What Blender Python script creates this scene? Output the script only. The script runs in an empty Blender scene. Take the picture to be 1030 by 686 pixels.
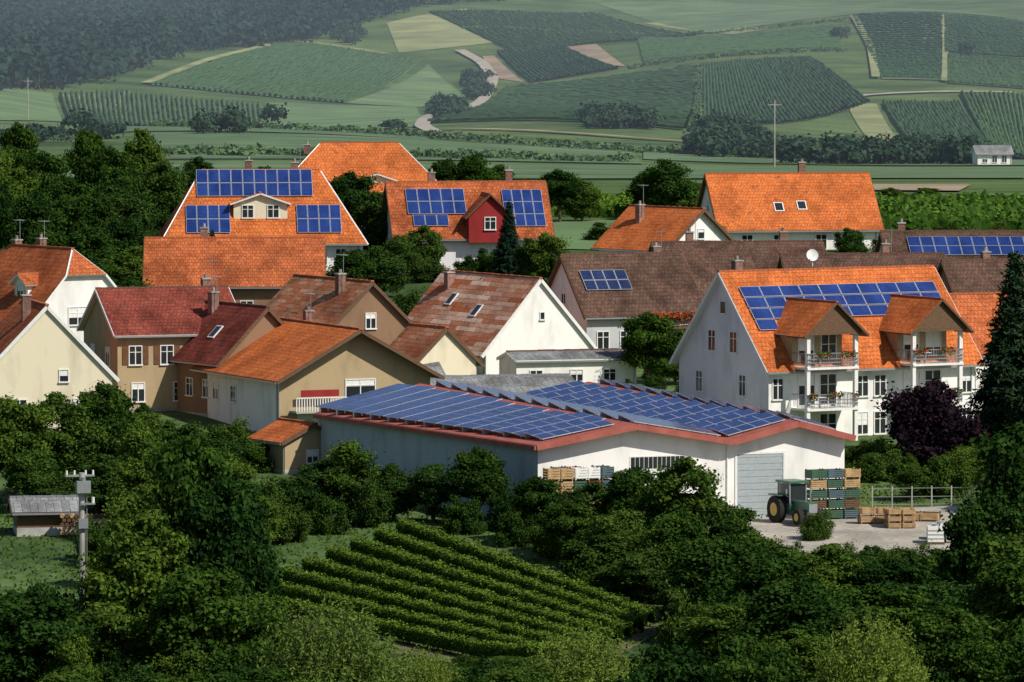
import bpy, math, random
import numpy as np
from mathutils import Vector as V, Matrix
random.seed(7); RNG=np.random.default_rng(11)
scene=bpy.context.scene
COL=scene.collection
def link(o,parent=None):
    COL.objects.link(o)
    if parent is not None: o.parent=parent
    return o
# ------------------------------------------------------------ materials
def nm(name,rough=.8,spec=.3):
    m=bpy.data.materials.new(name); m.use_nodes=True
    nt=m.node_tree; b=nt.nodes['Principled BSDF']
    b.inputs['Roughness'].default_value=rough
    b.inputs['Specular IOR Level'].default_value=spec
    return m,nt,nt.nodes,nt.links,b
def c4(c): return (c[0],c[1],c[2],1)
def ramp(nodes,c1,c2,p1=.3,p2=.7):
    r=nodes.new('ShaderNodeValToRGB'); r.color_ramp.elements[0].color=c4(c1); r.color_ramp.elements[1].color=c4(c2)
    r.color_ramp.elements[0].position=p1; r.color_ramp.elements[1].position=p2; return r
def noise(nodes,links,scale,detail=4,coord='Object',stretch=None):
    tc=nodes.new('ShaderNodeTexCoord'); n=nodes.new('ShaderNodeTexNoise')
    n.inputs['Scale'].default_value=scale; n.inputs['Detail'].default_value=detail
    if stretch:
        mp=nodes.new('ShaderNodeMapping'); mp.inputs['Scale'].default_value=stretch
        links.new(tc.outputs[coord],mp.inputs['Vector']); links.new(mp.outputs[0],n.inputs['Vector'])
    else: links.new(tc.outputs[coord],n.inputs['Vector'])
    return n
def mult(nodes,links,a,b,fac=1,mode='MULTIPLY'):
    x=nodes.new('ShaderNodeMix'); x.data_type='RGBA'; x.blend_type=mode
    if hasattr(fac,'links'): links.new(fac,x.inputs[0])
    else: x.inputs[0].default_value=fac
    links.new(a,x.inputs[6])
    if isinstance(b,tuple): x.inputs[7].default_value=b
    else: links.new(b,x.inputs[7])
    return x.outputs[2]
def bump(nodes,links,bsdf,src,strength,dist=.05):
    bp=nodes.new('ShaderNodeBump'); bp.inputs['Strength'].default_value=strength; bp.inputs['Distance'].default_value=dist
    links.new(src,bp.inputs['Height']); links.new(bp.outputs[0],bsdf.inputs['Normal'])
def noise_mat(name,c1,c2,scale=1.,rough=.85,bmp=0,stretch=None,scale2=None,spec=.3,metal=0):
    m,nt,N,L,b=nm(name,rough,spec)
    n=noise(N,L,scale,6,stretch=stretch); r=ramp(N,c1,c2); L.new(n.outputs['Fac'],r.inputs[0]); out=r.outputs[0]
    if scale2:
        n2=noise(N,L,scale2,3); r2=ramp(N,(.72,.72,.72),(1.15,1.15,1.15),.35,.65); L.new(n2.outputs['Fac'],r2.inputs[0])
        out=mult(N,L,out,r2.outputs[0])
    L.new(out,b.inputs['Base Color'])
    if bmp: bump(N,L,b,n.outputs['Fac'],bmp)
    b.inputs['Metallic'].default_value=metal
    return m
def plaster(name,c):
    m,nt,N,L,b=nm(name,.9,.15)
    d=tuple(x*.8 for x in c)
    n=noise(N,L,.9,6,stretch=(1,1,.35)); r=ramp(N,d,c,.3,.52); L.new(n.outputs['Fac'],r.inputs[0])
    n2=noise(N,L,25,3); r2=ramp(N,(.93,.93,.93),(1,1,1)); L.new(n2.outputs['Fac'],r2.inputs[0])
    L.new(mult(N,L,r.outputs[0],r2.outputs[0]),b.inputs['Base Color']); bump(N,L,b,n2.outputs['Fac'],.15,.02)
    return m
def tile(name,c1,c2,mortar,bias=0.,bw=.3,rh=.4,weather=.6):
    m,nt,N,L,b=nm(name,.85,.12)
    tc=N.new('ShaderNodeTexCoord'); br=N.new('ShaderNodeTexBrick')
    L.new(tc.outputs['UV'],br.inputs['Vector'])
    br.inputs['Color1'].default_value=c4(c1); br.inputs['Color2'].default_value=c4(c2); br.inputs['Mortar'].default_value=c4(mortar)
    br.inputs['Scale'].default_value=1; br.inputs['Mortar Size'].default_value=.018; br.inputs['Mortar Smooth'].default_value=.4
    br.inputs['Bias'].default_value=bias; br.inputs['Brick Width'].default_value=bw; br.inputs['Row Height'].default_value=rh
    n=noise(N,L,.45,8); r=ramp(N,(weather,weather*.97,weather*.95),(1.1,1.1,1.1),.36,.58); L.new(n.outputs['Fac'],r.inputs[0])
    o=mult(N,L,br.outputs['Color'],r.outputs[0])
    n3=noise(N,L,5,4); r3=ramp(N,(.74,.74,.74),(1.18,1.18,1.18),.35,.65); L.new(n3.outputs['Fac'],r3.inputs[0])
    o=mult(N,L,o,r3.outputs[0])
    n4=noise(N,L,1.6,8); r4=ramp(N,(0,0,0),(1,1,1),.64,.76); L.new(n4.outputs['Fac'],r4.inputs[0])
    o=mult(N,L,o,(.09,.075,.05,1),fac=r4.outputs[0],mode='MIX')
    L.new(o,b.inputs['Base Color'])
    inv=N.new('ShaderNodeMath'); inv.operation='SUBTRACT'; inv.inputs[0].default_value=1; L.new(br.outputs['Fac'],inv.inputs[1])
    bump(N,L,b,inv.outputs[0],.7,.05)
    return m
def flat(name,c,rough=.6,spec=.3,metal=0):
    m,nt,N,L,b=nm(name,rough,spec)
    n=noise(N,L,5,3); r=ramp(N,tuple(x*.85 for x in c),c); L.new(n.outputs['Fac'],r.inputs[0]); L.new(r.outputs[0],b.inputs['Base Color'])
    b.inputs['Metallic'].default_value=metal
    return m
def foliage(name,dark,light,trans=.3):
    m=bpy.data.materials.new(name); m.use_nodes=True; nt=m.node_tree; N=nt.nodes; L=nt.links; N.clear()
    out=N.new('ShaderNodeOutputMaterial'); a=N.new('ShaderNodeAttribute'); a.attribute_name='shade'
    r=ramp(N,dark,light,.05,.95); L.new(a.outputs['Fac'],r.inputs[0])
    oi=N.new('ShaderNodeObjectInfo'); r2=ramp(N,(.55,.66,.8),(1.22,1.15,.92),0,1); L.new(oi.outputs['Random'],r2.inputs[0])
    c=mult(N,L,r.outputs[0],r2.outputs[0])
    d=N.new('ShaderNodeBsdfDiffuse'); L.new(c,d.inputs[0])
    if trans>0:
        t=N.new('ShaderNodeBsdfTranslucent'); mx=N.new('ShaderNodeMixShader'); mx.inputs[0].default_value=trans
        L.new(c,t.inputs[0]); L.new(d.outputs[0],mx.inputs[1]); L.new(t.outputs[0],mx.inputs[2]); L.new(mx.outputs[0],out.inputs[0])
    else: L.new(d.outputs[0],out.inputs[0])
    return m
def pvmat(name,c,line):
    m,nt,N,L,b=nm(name,.14,.6)
    tc=N.new('ShaderNodeTexCoord'); br=N.new('ShaderNodeTexBrick'); L.new(tc.outputs['UV'],br.inputs['Vector']); br.offset=0
    br.inputs['Color1'].default_value=c4(c); br.inputs['Color2'].default_value=c4(tuple(x*1.35 for x in c)); br.inputs['Mortar'].default_value=c4(line)
    br.inputs['Scale'].default_value=1; br.inputs['Mortar Size'].default_value=.005; br.inputs['Brick Width'].default_value=.16; br.inputs['Row Height'].default_value=.16
    n=noise(N,L,.6,2); r=ramp(N,(.65,.7,.75),(1.35,1.3,1.2)); L.new(n.outputs['Fac'],r.inputs[0])
    L.new(mult(N,L,br.outputs['Color'],r.outputs[0]),b.inputs['Base Color']); b.inputs['Metallic'].default_value=.15
    return m
M={}
M['white']=plaster('white_plaster',(.83,.82,.79)); M['bluewhite']=plaster('cool_plaster',(.76,.74,.77))
M['cream']=plaster('cream_plaster',(.74,.67,.50)); M['tan']=plaster('tan_plaster',(.42,.32,.19)); M['grayp']=plaster('gray_plaster',(.48,.51,.52))
M['brown']=plaster('brown_plaster',(.26,.16,.10)); M['redp']=plaster('red_plaster',(.28,.03,.03)); M['barnwall']=plaster('barn_wall',(.44,.50,.53))
M['orange']=tile('orange_tiles',(.47,.135,.047),(.36,.092,.035),(.17,.045,.02))
M['orange2']=tile('bright_orange_tiles',(.58,.165,.045),(.48,.125,.036),(.26,.07,.025),weather=.75)
M['red']=tile('red_tiles',(.25,.06,.04),(.17,.042,.03),(.07,.02,.02))
M['brownt']=tile('brown_tiles',(.13,.074,.054),(.085,.05,.038),(.04,.026,.02))
M['patch']=tile('patched_tiles',(.42,.13,.055),(.72,.56,.44),(.14,.05,.03),bias=-.1,bw=3.,rh=.45,weather=.8)
M['patch2']=tile('old_patched_tiles',(.36,.125,.06),(.46,.30,.20),(.10,.045,.03),bias=-.3,bw=1.3,rh=.42)
M['grayroof']=tile('gray_corrugated',(.25,.26,.27),(.19,.2,.21),(.1,.1,.1),bw=.5,rh=1.8)
M['ridge']=flat('ridge_tiles',(.40,.12,.05),.8); M['ridged']=flat('dark_ridge_tiles',(.14,.07,.05),.8)
M['barnroof']=noise_mat('barn_red_roof',(.27,.07,.05),(.38,.11,.085),1.2,.7,.1)
M['wood']=noise_mat('dark_wood',(.08,.045,.025),(.16,.09,.05),3,.7,.2,stretch=(1,1,8))
M['crate']=noise_mat('crate_wood',(.33,.21,.10),(.50,.34,.18),4,.8,.2); M['crateblue']=flat('crate_bluegray',(.08,.12,.14)); M['crategreen']=flat('crate_green',(.05,.11,.07)); M['cratered']=flat('crate_red',(.30,.06,.05))
M['frame']=flat('white_frame',(.78,.78,.76),.4); M['metal']=flat('zinc_metal',(.38,.40,.42),.4,.5,.6); M['door']=flat('roller_door_steel',(.36,.41,.43),.5,.4)
M['pvframe']=flat('aluminium_frame',(.60,.64,.70),.35,.5,.3)
M['pv']=pvmat('solar_cells',(.008,.027,.15),(.08,.13,.32)); M['pvd']=pvmat('dark_solar_cells',(.010,.02,.075),(.08,.1,.18))
m,nt,N,L,b=nm('window_glass',.08,.7); b.inputs['Base Color'].default_value=(.02,.025,.03,1); M['glass']=m
M['shutter']=noise_mat('shutter_wood',(.10,.045,.02),(.16,.07,.035),3,.6); M['brick']=tile('chimney_brick',(.34,.13,.09),(.24,.09,.06),(.3,.27,.24),bw=.24,rh=.08)
M['concrete']=noise_mat('concrete',(.30,.29,.27),(.42,.41,.38),2,.9,.1,scale2=.3); M['rubber']=flat('rubber',(.02,.02,.02),.9)
M['tractor']=flat('tractor_green_paint',(.03,.13,.07),.35,.5); M['yellow']=flat('yellow_paint',(.6,.42,.05),.4)
M['bark']=noise_mat('bark',(.06,.045,.03),(.14,.11,.08),4,.95,.5,stretch=(1,1,.2))
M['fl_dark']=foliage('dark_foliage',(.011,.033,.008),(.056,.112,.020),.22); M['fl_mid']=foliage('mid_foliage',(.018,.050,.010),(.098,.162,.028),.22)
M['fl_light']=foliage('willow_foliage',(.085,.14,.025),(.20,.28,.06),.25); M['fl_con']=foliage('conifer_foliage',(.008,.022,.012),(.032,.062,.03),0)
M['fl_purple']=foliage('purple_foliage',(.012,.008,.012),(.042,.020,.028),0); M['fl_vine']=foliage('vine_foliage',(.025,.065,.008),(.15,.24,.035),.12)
M['fl_far']=foliage('distant_foliage',(.014,.034,.028),(.038,.072,.050),0); M['fl_farvine']=foliage('distant_vine_foliage',(.040,.085,.045),(.085,.15,.070),0)  # distance haze painted in: these leaf colours are shifted towards blue
M['fl_red']=foliage('red_flowers',(.4,.02,.02),(.65,.05,.05),0)
M['soil']=noise_mat('vineyard_soil',(.07,.075,.035),(.14,.13,.065),.8,.95,.3)
M['gravel']=noise_mat('gravel',(.30,.27,.23),(.43,.40,.35),3,.95,.2,scale2=.25)
M['asphalt']=noise_mat('asphalt',(.05,.05,.05),(.075,.075,.075),6,.9,.1)
def field(name,c1,c2,sc=.01,st=(1,1,1)): return noise_mat(name,c1,c2,sc,.95,0,st,scale2=.05)  # field colours carry extra blue as painted distance haze
M['f_meadow']=field('meadow',(.090,.165,.07),(.14,.215,.085),.02); M['f_green']=field('green_field',(.080,.14,.065),(.12,.185,.08),.02,(.3,3,1))
M['f_dark']=field('dark_field',(.085,.13,.065),(.13,.17,.08),.03,(.4,2,1)); M['f_yellow']=field('pale_field',(.19,.225,.10),(.26,.28,.13),.02)
M['f_soil']=field('bare_field',(.25,.19,.135),(.33,.255,.18),.02); M['f_band']=field('band_field',(.055,.115,.052),(.125,.19,.08),.012,(.25,6,1))
# ------------------------------------------------------------ terrain
TY=[-600,-100,0,240,285,325,374,380,420,460,490,520,560,620,680,750,900,1100,1350,1600,1800,2000,2200,2400,2600,2850,3150,3500,4500,7000,9000]
TZ=[60,36,28,0,-.4,-3.2,0,0,2,4.2,6.6,9.0,10.2,11.2,10.6,8.4,5.2,1.8,-.75,-1.7,-1.5,-.3,3.7,9,15.7,23.5,33,44.7,80,150,170]
DY=np.arange(-600,9001,5.); DZ=np.interp(DY,TY,TZ)
k=np.ones(9)/9; SZ=np.convolve(np.pad(DZ,4,'edge'),k,'valid'); k2=np.ones(41)/41; SZ2=np.convolve(np.pad(DZ,20,'edge'),k2,'valid')
w=np.clip((DY-700)/500,0,1); DZ=np.where(DY<400,DZ,SZ)*(1-w)+SZ2*w
def G(x,y):
    x=np.asarray(x,float); y=np.asarray(y,float)
    f=np.clip((y-1000)/700,0,1); f=f*f*(3-2*f)
    r=f*(4.4*np.sin(x/95+y/420)+3.2*np.sin(x/47-y/260+1.3)+1.5*np.sin(x/30+y/130))
    return np.interp(y,DY,DZ)+r
def build(name,Vv,F,mi=None,shade=None,mats=(),smooth=False,parent=None):
    me=bpy.data.meshes.new(name); n=len(F); F=np.asarray(F,dtype=np.int32); k=F.shape[1]
    me.vertices.add(len(Vv)); me.vertices.foreach_set('co',np.asarray(Vv,dtype=np.float32).ravel())
    me.loops.add(n*k); me.loops.foreach_set('vertex_index',F.ravel())
    me.polygons.add(n); me.polygons.foreach_set('loop_start',np.arange(0,n*k,k,dtype=np.int32))
    try: me.polygons.foreach_set('loop_total',np.full(n,k,dtype=np.int32))
    except Exception: pass
    for m_ in mats: me.materials.append(m_)
    if mi is not None: me.polygons.foreach_set('material_index',np.asarray(mi,dtype=np.int32))
    me.polygons.foreach_set('use_smooth',np.full(n,smooth,dtype=bool))
    if shade is not None:
        a=me.attributes.new('shade','FLOAT','FACE'); a.data.foreach_set('value',np.asarray(shade,dtype=np.float32))
    me.update(calc_edges=True); me.validate()
    return me
def gridfaces(nr,nc):
    i=np.arange(nr-1)[:,None]*nc+np.arange(nc-1)[None,:]; i=i.ravel()
    return np.stack([i,i+1,i+nc+1,i+nc],1)
ys=np.concatenate([np.arange(-500,240,20),np.arange(240,720,5),np.arange(720,3600,20),np.arange(3600,9001,200)])
xs=np.linspace(-1,1,121); gx=xs[None,:]*(140+np.clip(ys,0,None)[:,None]*.35); gy=np.repeat(ys[:,None],121,1); gz=G(gx,gy)
m,nt,N,L,b=nm('terrain_ground',.95,.1)
n1=noise(N,L,.035,8); r1=ramp(N,(.045,.08,.025),(.11,.165,.055),.35,.62); L.new(n1.outputs['Fac'],r1.inputs[0])
n2=noise(N,L,.9,6); r2=ramp(N,(.6,.6,.55),(1.2,1.2,1.15),.3,.7); L.new(n2.outputs['Fac'],r2.inputs[0])
o=mult(N,L,r1.outputs[0],r2.outputs[0]); n3=noise(N,L,.004,5,stretch=(1,2,1)); r3=ramp(N,(.75,.85,.95),(1.2,1.15,1.15),.35,.65); L.new(n3.outputs['Fac'],r3.inputs[0])
L.new(mult(N,L,o,r3.outputs[0]),b.inputs['Base Color']); bump(N,L,b,n2.outputs['Fac'],.4,.2); M['ground']=m
me=build('terrain',np.stack([gx,gy,gz],2).reshape(-1,3),gridfaces(len(ys),121),mats=[M['ground']],smooth=True)
link(bpy.data.objects.new('terrain',me))
def pol(b,Y): return (b*Y/1000.,Y)
def sheet(name,q,mat,off=.3,n=16):
    A,B,C,D=[np.array(p,float) for p in q]; u=np.linspace(0,1,n)[None,:,None]; v=np.linspace(0,1,n)[:,None,None]
    P=(A*(1-u)+B*u)*(1-v)+(D*(1-u)+C*u)*v; z=G(P[...,0],P[...,1])+off
    me=build(name,np.concatenate([P,z[...,None]],2).reshape(-1,3),gridfaces(n,n),mats=[mat],smooth=True)
    return link(bpy.data.objects.new(name,me))
# ------------------------------------------------------------ foliage tools
def unit(a): return a/np.maximum(np.linalg.norm(a,axis=1,keepdims=True),1e-6)
def quads(pos,nrm,size,asp=.6):
    n=unit(nrm); t=unit(np.cross(n,RNG.normal(size=n.shape))); bb=np.cross(n,t); s=size[:,None]
    Vv=np.stack([pos+t*s,pos+bb*s*asp,pos-t*s,pos-bb*s*asp],1).reshape(-1,3)
    return Vv,np.arange(len(pos)*4).reshape(-1,4)
def tube(p0,p1,r0,r1,k=7):
    p0=np.array(p0,float); p1=np.array(p1,float); d=unit((p1-p0)[None])[0]; a=unit(np.cross(d,[.3,.9,.1])[None])[0]; b=np.cross(d,a)
    th=np.arange(k)*2*math.pi/k; ring=np.cos(th)[:,None]*a+np.sin(th)[:,None]*b
    Vv=np.concatenate([p0+ring*r0,p1+ring*r1]); i=np.arange(k); j=(i+1)%k
    return Vv,np.stack([i,j,j+k,i+k],1)
def merge(parts):
    Vs=[];Fs=[];o=0
    for v_,f_ in parts: Vs.append(v_);Fs.append(f_+o);o+=len(v_)
    return np.concatenate(Vs),np.concatenate(Fs)
def clumps_leaves(C,R,n,size,zs=.75,rnd=.8,asp=.6):
    k=len(C); d=unit(RNG.normal(size=(k*n,3))); idx=np.repeat(np.arange(k),n)
    ph=RNG.random((k,3))*6.28; lump=1+.28*np.sin(3.1*d[:,0]+ph[idx,0])*np.sin(2.7*d[:,1]+ph[idx,1])+.16*np.sin(7*d[:,2]+5*d[:,0]+ph[idx,2])
    rr=R[idx]*lump*np.abs(.78+.27*RNG.normal(size=k*n)); pos=C[idx]+d*rr[:,None]*np.array([1,1,zs])
    nr=d+rnd*RNG.normal(size=d.shape)+np.array([0,0,.3])
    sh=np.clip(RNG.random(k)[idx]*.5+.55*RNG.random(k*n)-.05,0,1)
    Vv,F=quads(pos,nr,size*(.6+.8*RNG.random(k*n)),asp); return Vv,F,sh
def make_tree(name,mat,H=10,R=3.4,zb=2.,nc=60,n=560,size=.15,cr=(.55,1.25),pw=.5,rnd=.8):
    d=unit(RNG.normal(size=(nc,3))); rad=(RNG.random(nc)**.4); zc=(H+zb)/2; hh=(H-zb)/2
    C=d*rad[:,None]*np.array([R-.6,R-.6,hh-.5]); f=(C[:,2]/hh+1)/2
    C[:,:2]*=(1.12-pw*f)[:,None]; C[:,2]+=zc; C+=RNG.normal(size=(nc,3))*np.array([.35,.35,.3])
    Rr=cr[0]+(cr[1]-cr[0])*RNG.random(nc); top=f>.8; Rr[top]*=.7
    Vl,Fl,sh=clumps_leaves(C,Rr,n,size,rnd=rnd)
    parts=[tube((0,0,-.5),(.1,.05,zc*.6),.26,.19),tube((.1,.05,zc*.6),(.05,-.1,H*.85),.19,.04)]
    for i in RNG.choice(nc,min(nc,16),replace=False):
        c=C[i]; z0=max(zb*.7,c[2]*.55); parts.append(tube((.08,.03,z0),c*np.array([.55,.55,1])-np.array([0,0,.5]),.09,.05,5)); parts.append(tube(c*np.array([.55,.55,1])-np.array([0,0,.5]),c,.05,.02,5))
    Vt,Ft=merge(parts); Vv,F=merge([(Vl,Fl),(Vt,Ft)])
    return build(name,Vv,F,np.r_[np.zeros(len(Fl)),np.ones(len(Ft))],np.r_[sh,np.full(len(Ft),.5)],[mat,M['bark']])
def make_bush(name,mat,H=4,R=2.5,nc=42,n=420,size=.10,rnd=.8):
    a=RNG.random(nc)*6.28; rr=R*.8*RNG.random(nc)**.5; z=RNG.random(nc)*(H-.6)*np.sqrt(np.clip(1-(rr/R)**2,.1,1))*(.75+.35*RNG.random(nc))
    C=np.stack([np.cos(a)*rr,np.sin(a)*rr,z+.3],1); Rr=.35+.5*RNG.random(nc)
    Vl,Fl,sh=clumps_leaves(C,Rr,n,size,zs=.9,rnd=rnd)
    Vt,Ft=merge([tube((0,0,-.3),C[i],.06,.02,5) for i in range(12)]); Vv,F=merge([(Vl,Fl),(Vt,Ft)])
    return build(name,Vv,F,np.r_[np.zeros(len(Fl)),np.ones(len(Ft))],np.r_[sh,np.full(len(Ft),.5)],[mat,M['bark']])
def make_willow(name,mat,H=5,R=3.3,k=1000):
    pos=[];nr=[];parts=[]
    for i in range(k):
        a=RNG.random()*6.28; ru=RNG.random()**.6; tz=(H*(.55+.5*RNG.random()))*math.sqrt(max(.12,1-(ru*.92)**2)); tip=np.array([math.cos(a)*ru*R,math.sin(a)*ru*R,tz]); b0=tip*np.array([.45,.45,.35])
        m_=44; s=RNG.random(m_)[:,None]; p=b0*(1-s)+tip*s+np.array([0,0,.5])*(s*(1-s))+RNG.normal(size=(m_,3))*.09; pos.append(p); nr.append(RNG.normal(size=(m_,3))+np.array([math.cos(a)*.4,math.sin(a)*.4,.5]))
        if i%60==0: parts.append(tube((0,0,-.3),b0,.05,.03,5)); parts.append(tube(b0,tip,.03,.01,5))
    pos=np.concatenate(pos); nr=np.concatenate(nr); Vl,Fl=quads(pos,nr,.085*(.6+.8*RNG.random(len(pos))),.35); sh=np.clip(np.repeat(RNG.random(k),44)*.5+.5*RNG.random(len(pos)),0,1)
    Vt,Ft=merge(parts); Vv,F=merge([(Vl,Fl),(Vt,Ft)])
    return build(name,Vv,F,np.r_[np.zeros(len(Fl)),np.ones(len(Ft))],np.r_[sh,np.full(len(Ft),.5)],[mat,M['bark']])
def make_conifer(name,mat,H=10,R=2.4,size=.17):
    pos=[];nr=[]
    for f in np.linspace(.05,.985,40):
        k=int(17*(1-f)+5); ph=RNG.random()*6.28
        for j in range(k):
            a=ph+j*6.28/k+RNG.normal()*.15; ln=R*(1-f)**.85*(.65+.5*RNG.random())+.1; m_=int(42*ln)+10
            s=RNG.random(m_)**.7*ln; p=np.stack([np.cos(a)*s,np.sin(a)*s,f*H-.28*s+.05*s*s],1)+RNG.normal(size=(m_,3))*np.array([.12,.12,.07])
            pos.append(p); nr.append(RNG.normal(size=(m_,3))*.6+np.array([np.cos(a)*.5,np.sin(a)*.5,.8]))
    pos=np.concatenate(pos); nr=np.concatenate(nr); Vl,Fl=quads(pos,nr,size*(.6+.6*RNG.random(len(pos))),.35)
    Vt,Ft=tube((0,0,-.5),(0,0,H*.97),.2,.02); Vv,F=merge([(Vl,Fl),(Vt,Ft)])
    return build(name,Vv,F,np.r_[np.zeros(len(Fl)),np.ones(len(Ft))],np.r_[RNG.random(len(Fl)),np.full(len(Ft),.5)],[mat,M['bark']])
TR={'a':(make_tree('tree_mesh_a',M['fl_dark']),10,3.6),'b':(make_tree('tree_mesh_b',M['fl_dark'],pw=.75,nc=64),10,3.4),
 'c':(make_tree('tree_mesh_c',M['fl_mid'],nc=52,cr=(.5,1.4)),10,3.6),'d':(make_tree('tree_mesh_d',M['fl_mid'],R=3.1,zb=1.2,pw=.3,nc=70,n=480),10,3.3),
 'p':(make_tree('purple_tree_mesh',M['fl_purple'],H=7,R=3.2,zb=.3,nc=80,n=420,pw=.35),7,3.3),
 'h':(make_bush('shrub_mesh_a',M['fl_dark']),4,2.6),'i':(make_bush('shrub_mesh_b',M['fl_mid']),4,2.6),
 'w':(make_willow('willow_mesh',M['fl_light']),5,3.3),
 's':(make_conifer('spruce_mesh',M['fl_con']),10,2.5)}
TN={'a':'deciduous_tree','b':'deciduous_tree','c':'deciduous_tree','d':'deciduous_tree','p':'purple_leaf_plum_tree','h':'shrub','i':'shrub','w':'willow_bush','s':'spruce_tree'}
def tree(kd,x,y,h,r=None,lift=False):
    me,h0,r0=TR[kd]; g=float(G(x,y))
    if lift and y<374: h=h-g     # trees rooted in the hollow grow up to the same level
    if r is None: r=h*r0/h0
    o=link(bpy.data.objects.new(TN[kd],me)); o.location=(x,y,g-.1); o.scale=(r/r0,r/r0*random.uniform(.85,1.15),h/h0); o.rotation_euler=(random.uniform(-.06,.06),random.uniform(-.06,.06),random.uniform(0,6.28)); return o
def rows(name,q,n,h,wd,mats,dens=0,ls=.12,seg=30,jit=.15,up=.0):
    A,B,C,D=[np.array(p,float) for p in q]; parts=[];shs=[];mi=[]; near=dens>50
    for i in range(n):
        f=(i+.5)/n; P0=A+(D-A)*f; P1=B+(C-B)*f; t=np.linspace(0,1,seg)[:,None]; P=P0*(1-t)+P1*t; d=(P1-P0); ln=np.linalg.norm(d); d/=ln; nn=np.array([-d[1],d[0]])
        j=1+jit*RNG.normal(size=seg); z=G(P[:,0],P[:,1])+up; hw=wd/2*(.75 if near else 1); lo=.25*h if near else .1*h
        cs=[(-hw,lo),(-hw*.9,.75*h),(0,h*(.9 if near else 1)),(hw*.9,.75*h),(hw,lo)]; ring=[]
        for a,zz in cs:
            q2=P+nn*a*(1+jit*RNG.normal(size=(seg,1))); ring.append(np.stack([q2[:,0],q2[:,1],z+zz*j],1))
        Vv=np.stack(ring,1).reshape(-1,3); F=gridfaces(seg,5); parts.append((Vv,F)); shs.append(RNG.random(len(F))*.5*(.2 if near else 1)); mi.append(np.zeros(len(F)))
        if near:
            for s in np.arange(.5,ln,3.2):
                p=P0+d*s; zz=float(G(p[0],p[1])); vv,ff=tube((p[0],p[1],zz-.2),(p[0],p[1],zz+h*1.12),.04,.035,5); parts.append((vv,ff)); shs.append(np.full(len(ff),.5)); mi.append(np.ones(len(ff)))
        if dens:
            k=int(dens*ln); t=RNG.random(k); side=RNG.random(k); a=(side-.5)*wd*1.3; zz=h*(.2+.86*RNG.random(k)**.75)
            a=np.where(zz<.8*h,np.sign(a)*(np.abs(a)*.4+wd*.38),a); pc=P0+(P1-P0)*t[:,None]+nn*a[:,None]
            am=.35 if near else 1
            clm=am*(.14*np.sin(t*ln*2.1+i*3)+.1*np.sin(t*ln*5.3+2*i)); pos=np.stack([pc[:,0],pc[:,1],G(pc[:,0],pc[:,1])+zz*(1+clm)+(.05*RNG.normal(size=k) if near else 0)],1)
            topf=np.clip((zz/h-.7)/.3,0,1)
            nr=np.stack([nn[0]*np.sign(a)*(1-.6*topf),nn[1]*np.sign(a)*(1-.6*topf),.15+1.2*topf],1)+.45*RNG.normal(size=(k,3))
            vl,fl=quads(pos,nr,ls*(.6+.7*RNG.random(k)),.7); parts.append((vl,fl)); shs.append(np.clip(.08+.4*RNG.random(k)+clm+.45*topf,0,1)); mi.append(np.zeros(k))  # leaf colour lightens towards the row top, painting the sunlit crest
    Vv,F=merge(parts); return link(bpy.data.objects.new(name,build(name,Vv,F,np.concatenate(mi),np.concatenate(shs),mats)))
def far_trees(name,pts,h,r,per,mat,ls=.5,dd=.2):
    pts=np.asarray(pts,float); n=len(pts); hs=h*(.6+.7*RNG.random(n)); rs=r*(.65+.6*RNG.random(n)); idx=np.repeat(np.arange(n),per)
    d=unit(RNG.normal(size=(n*per,3))); d[:,2]=np.where(RNG.random(n*per)<.75,np.abs(d[:,2]),d[:,2]); base=np.stack([pts[:,0],pts[:,1],G(pts[:,0],pts[:,1])+hs*.5],1)
    ph=RNG.random((n,2))*6.28; rad=(.9+dd*RNG.normal(size=n*per))*(1+.25*np.sin(4*d[:,0]+ph[idx,0])*np.sin(4*d[:,2]+ph[idx,1])); pos=base[idx]+d*np.stack([rs,rs,hs*.5],1)[idx]*rad[:,None]
    Vv,F=quads(pos,d+.6*RNG.normal(size=d.shape)+np.array([0,0,.2]),rs[idx]*ls*(.6+.6*RNG.random(n*per)),.8)
    sh=np.clip(RNG.random(n)[idx]*.65+.35*RNG.random(n*per),0,1)
    tp=[tube((p[0],p[1],b_[2]-hh*.6),(p[0],p[1],b_[2]),.25,.15,4) for p,b_,hh in zip(pts[:60],base[:60],hs[:60])]
    Vt,Ft=merge(tp); V2,F2=merge([(Vv,F),(Vt,Ft)])
    return link(bpy.data.objects.new(name,build(name,V2,F2,np.r_[np.zeros(len(F)),np.ones(len(Ft))],np.r_[sh,np.full(len(Ft),.5)],[mat,M['bark']])))
# ------------------------------------------------------------ far landscape
def PQ(*a): return [pol(*p) for p in a]
vin=[(((-61,2180),(-38,2625),(-15.5,2500),(-28,2120)),36,'f_meadow'),
 (((-76,2050),(-74,1730),(-63,1670),(-64,2130)),14,'f_yellow'),
 (((-64,2110),(-63,1670),(-41,1760),(-42,2080)),26,'f_dark'),
 (((-14,2820),(1,2520),(31,2650),(14,2900)),46,'f_yellow'),
 (((-2.5,2540),(3,2330),(18,2350),(8,2570)),20,'f_dark'),
 (((-14,1760),(29,1600),(31,2280),(-1,2310)),74,'f_meadow'),
 (((31.5,2280),(31,1680),(60,1950),(50,2260)),40,'f_meadow'),
 (((21,2620),(55,2600),(55,2370),(22,2370)),50,'f_green'),
 (((57,2700),(72,2660),(72,2080),(62,2080)),34,'f_dark'),
 (((72.5,2650),(88,2600),(88,2300),(72.5,2330)),44,'f_green'),
 (((73,2310),(88,2280),(88,2050),(73,2060)),38,'f_dark'),
 (((62,1940),(72,1490),(86,1480),(75,1930)),22,'f_yellow'),
 (((75,1990),(80,1700),(88,1550),(86,1990)),14,'f_yellow')]
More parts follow.
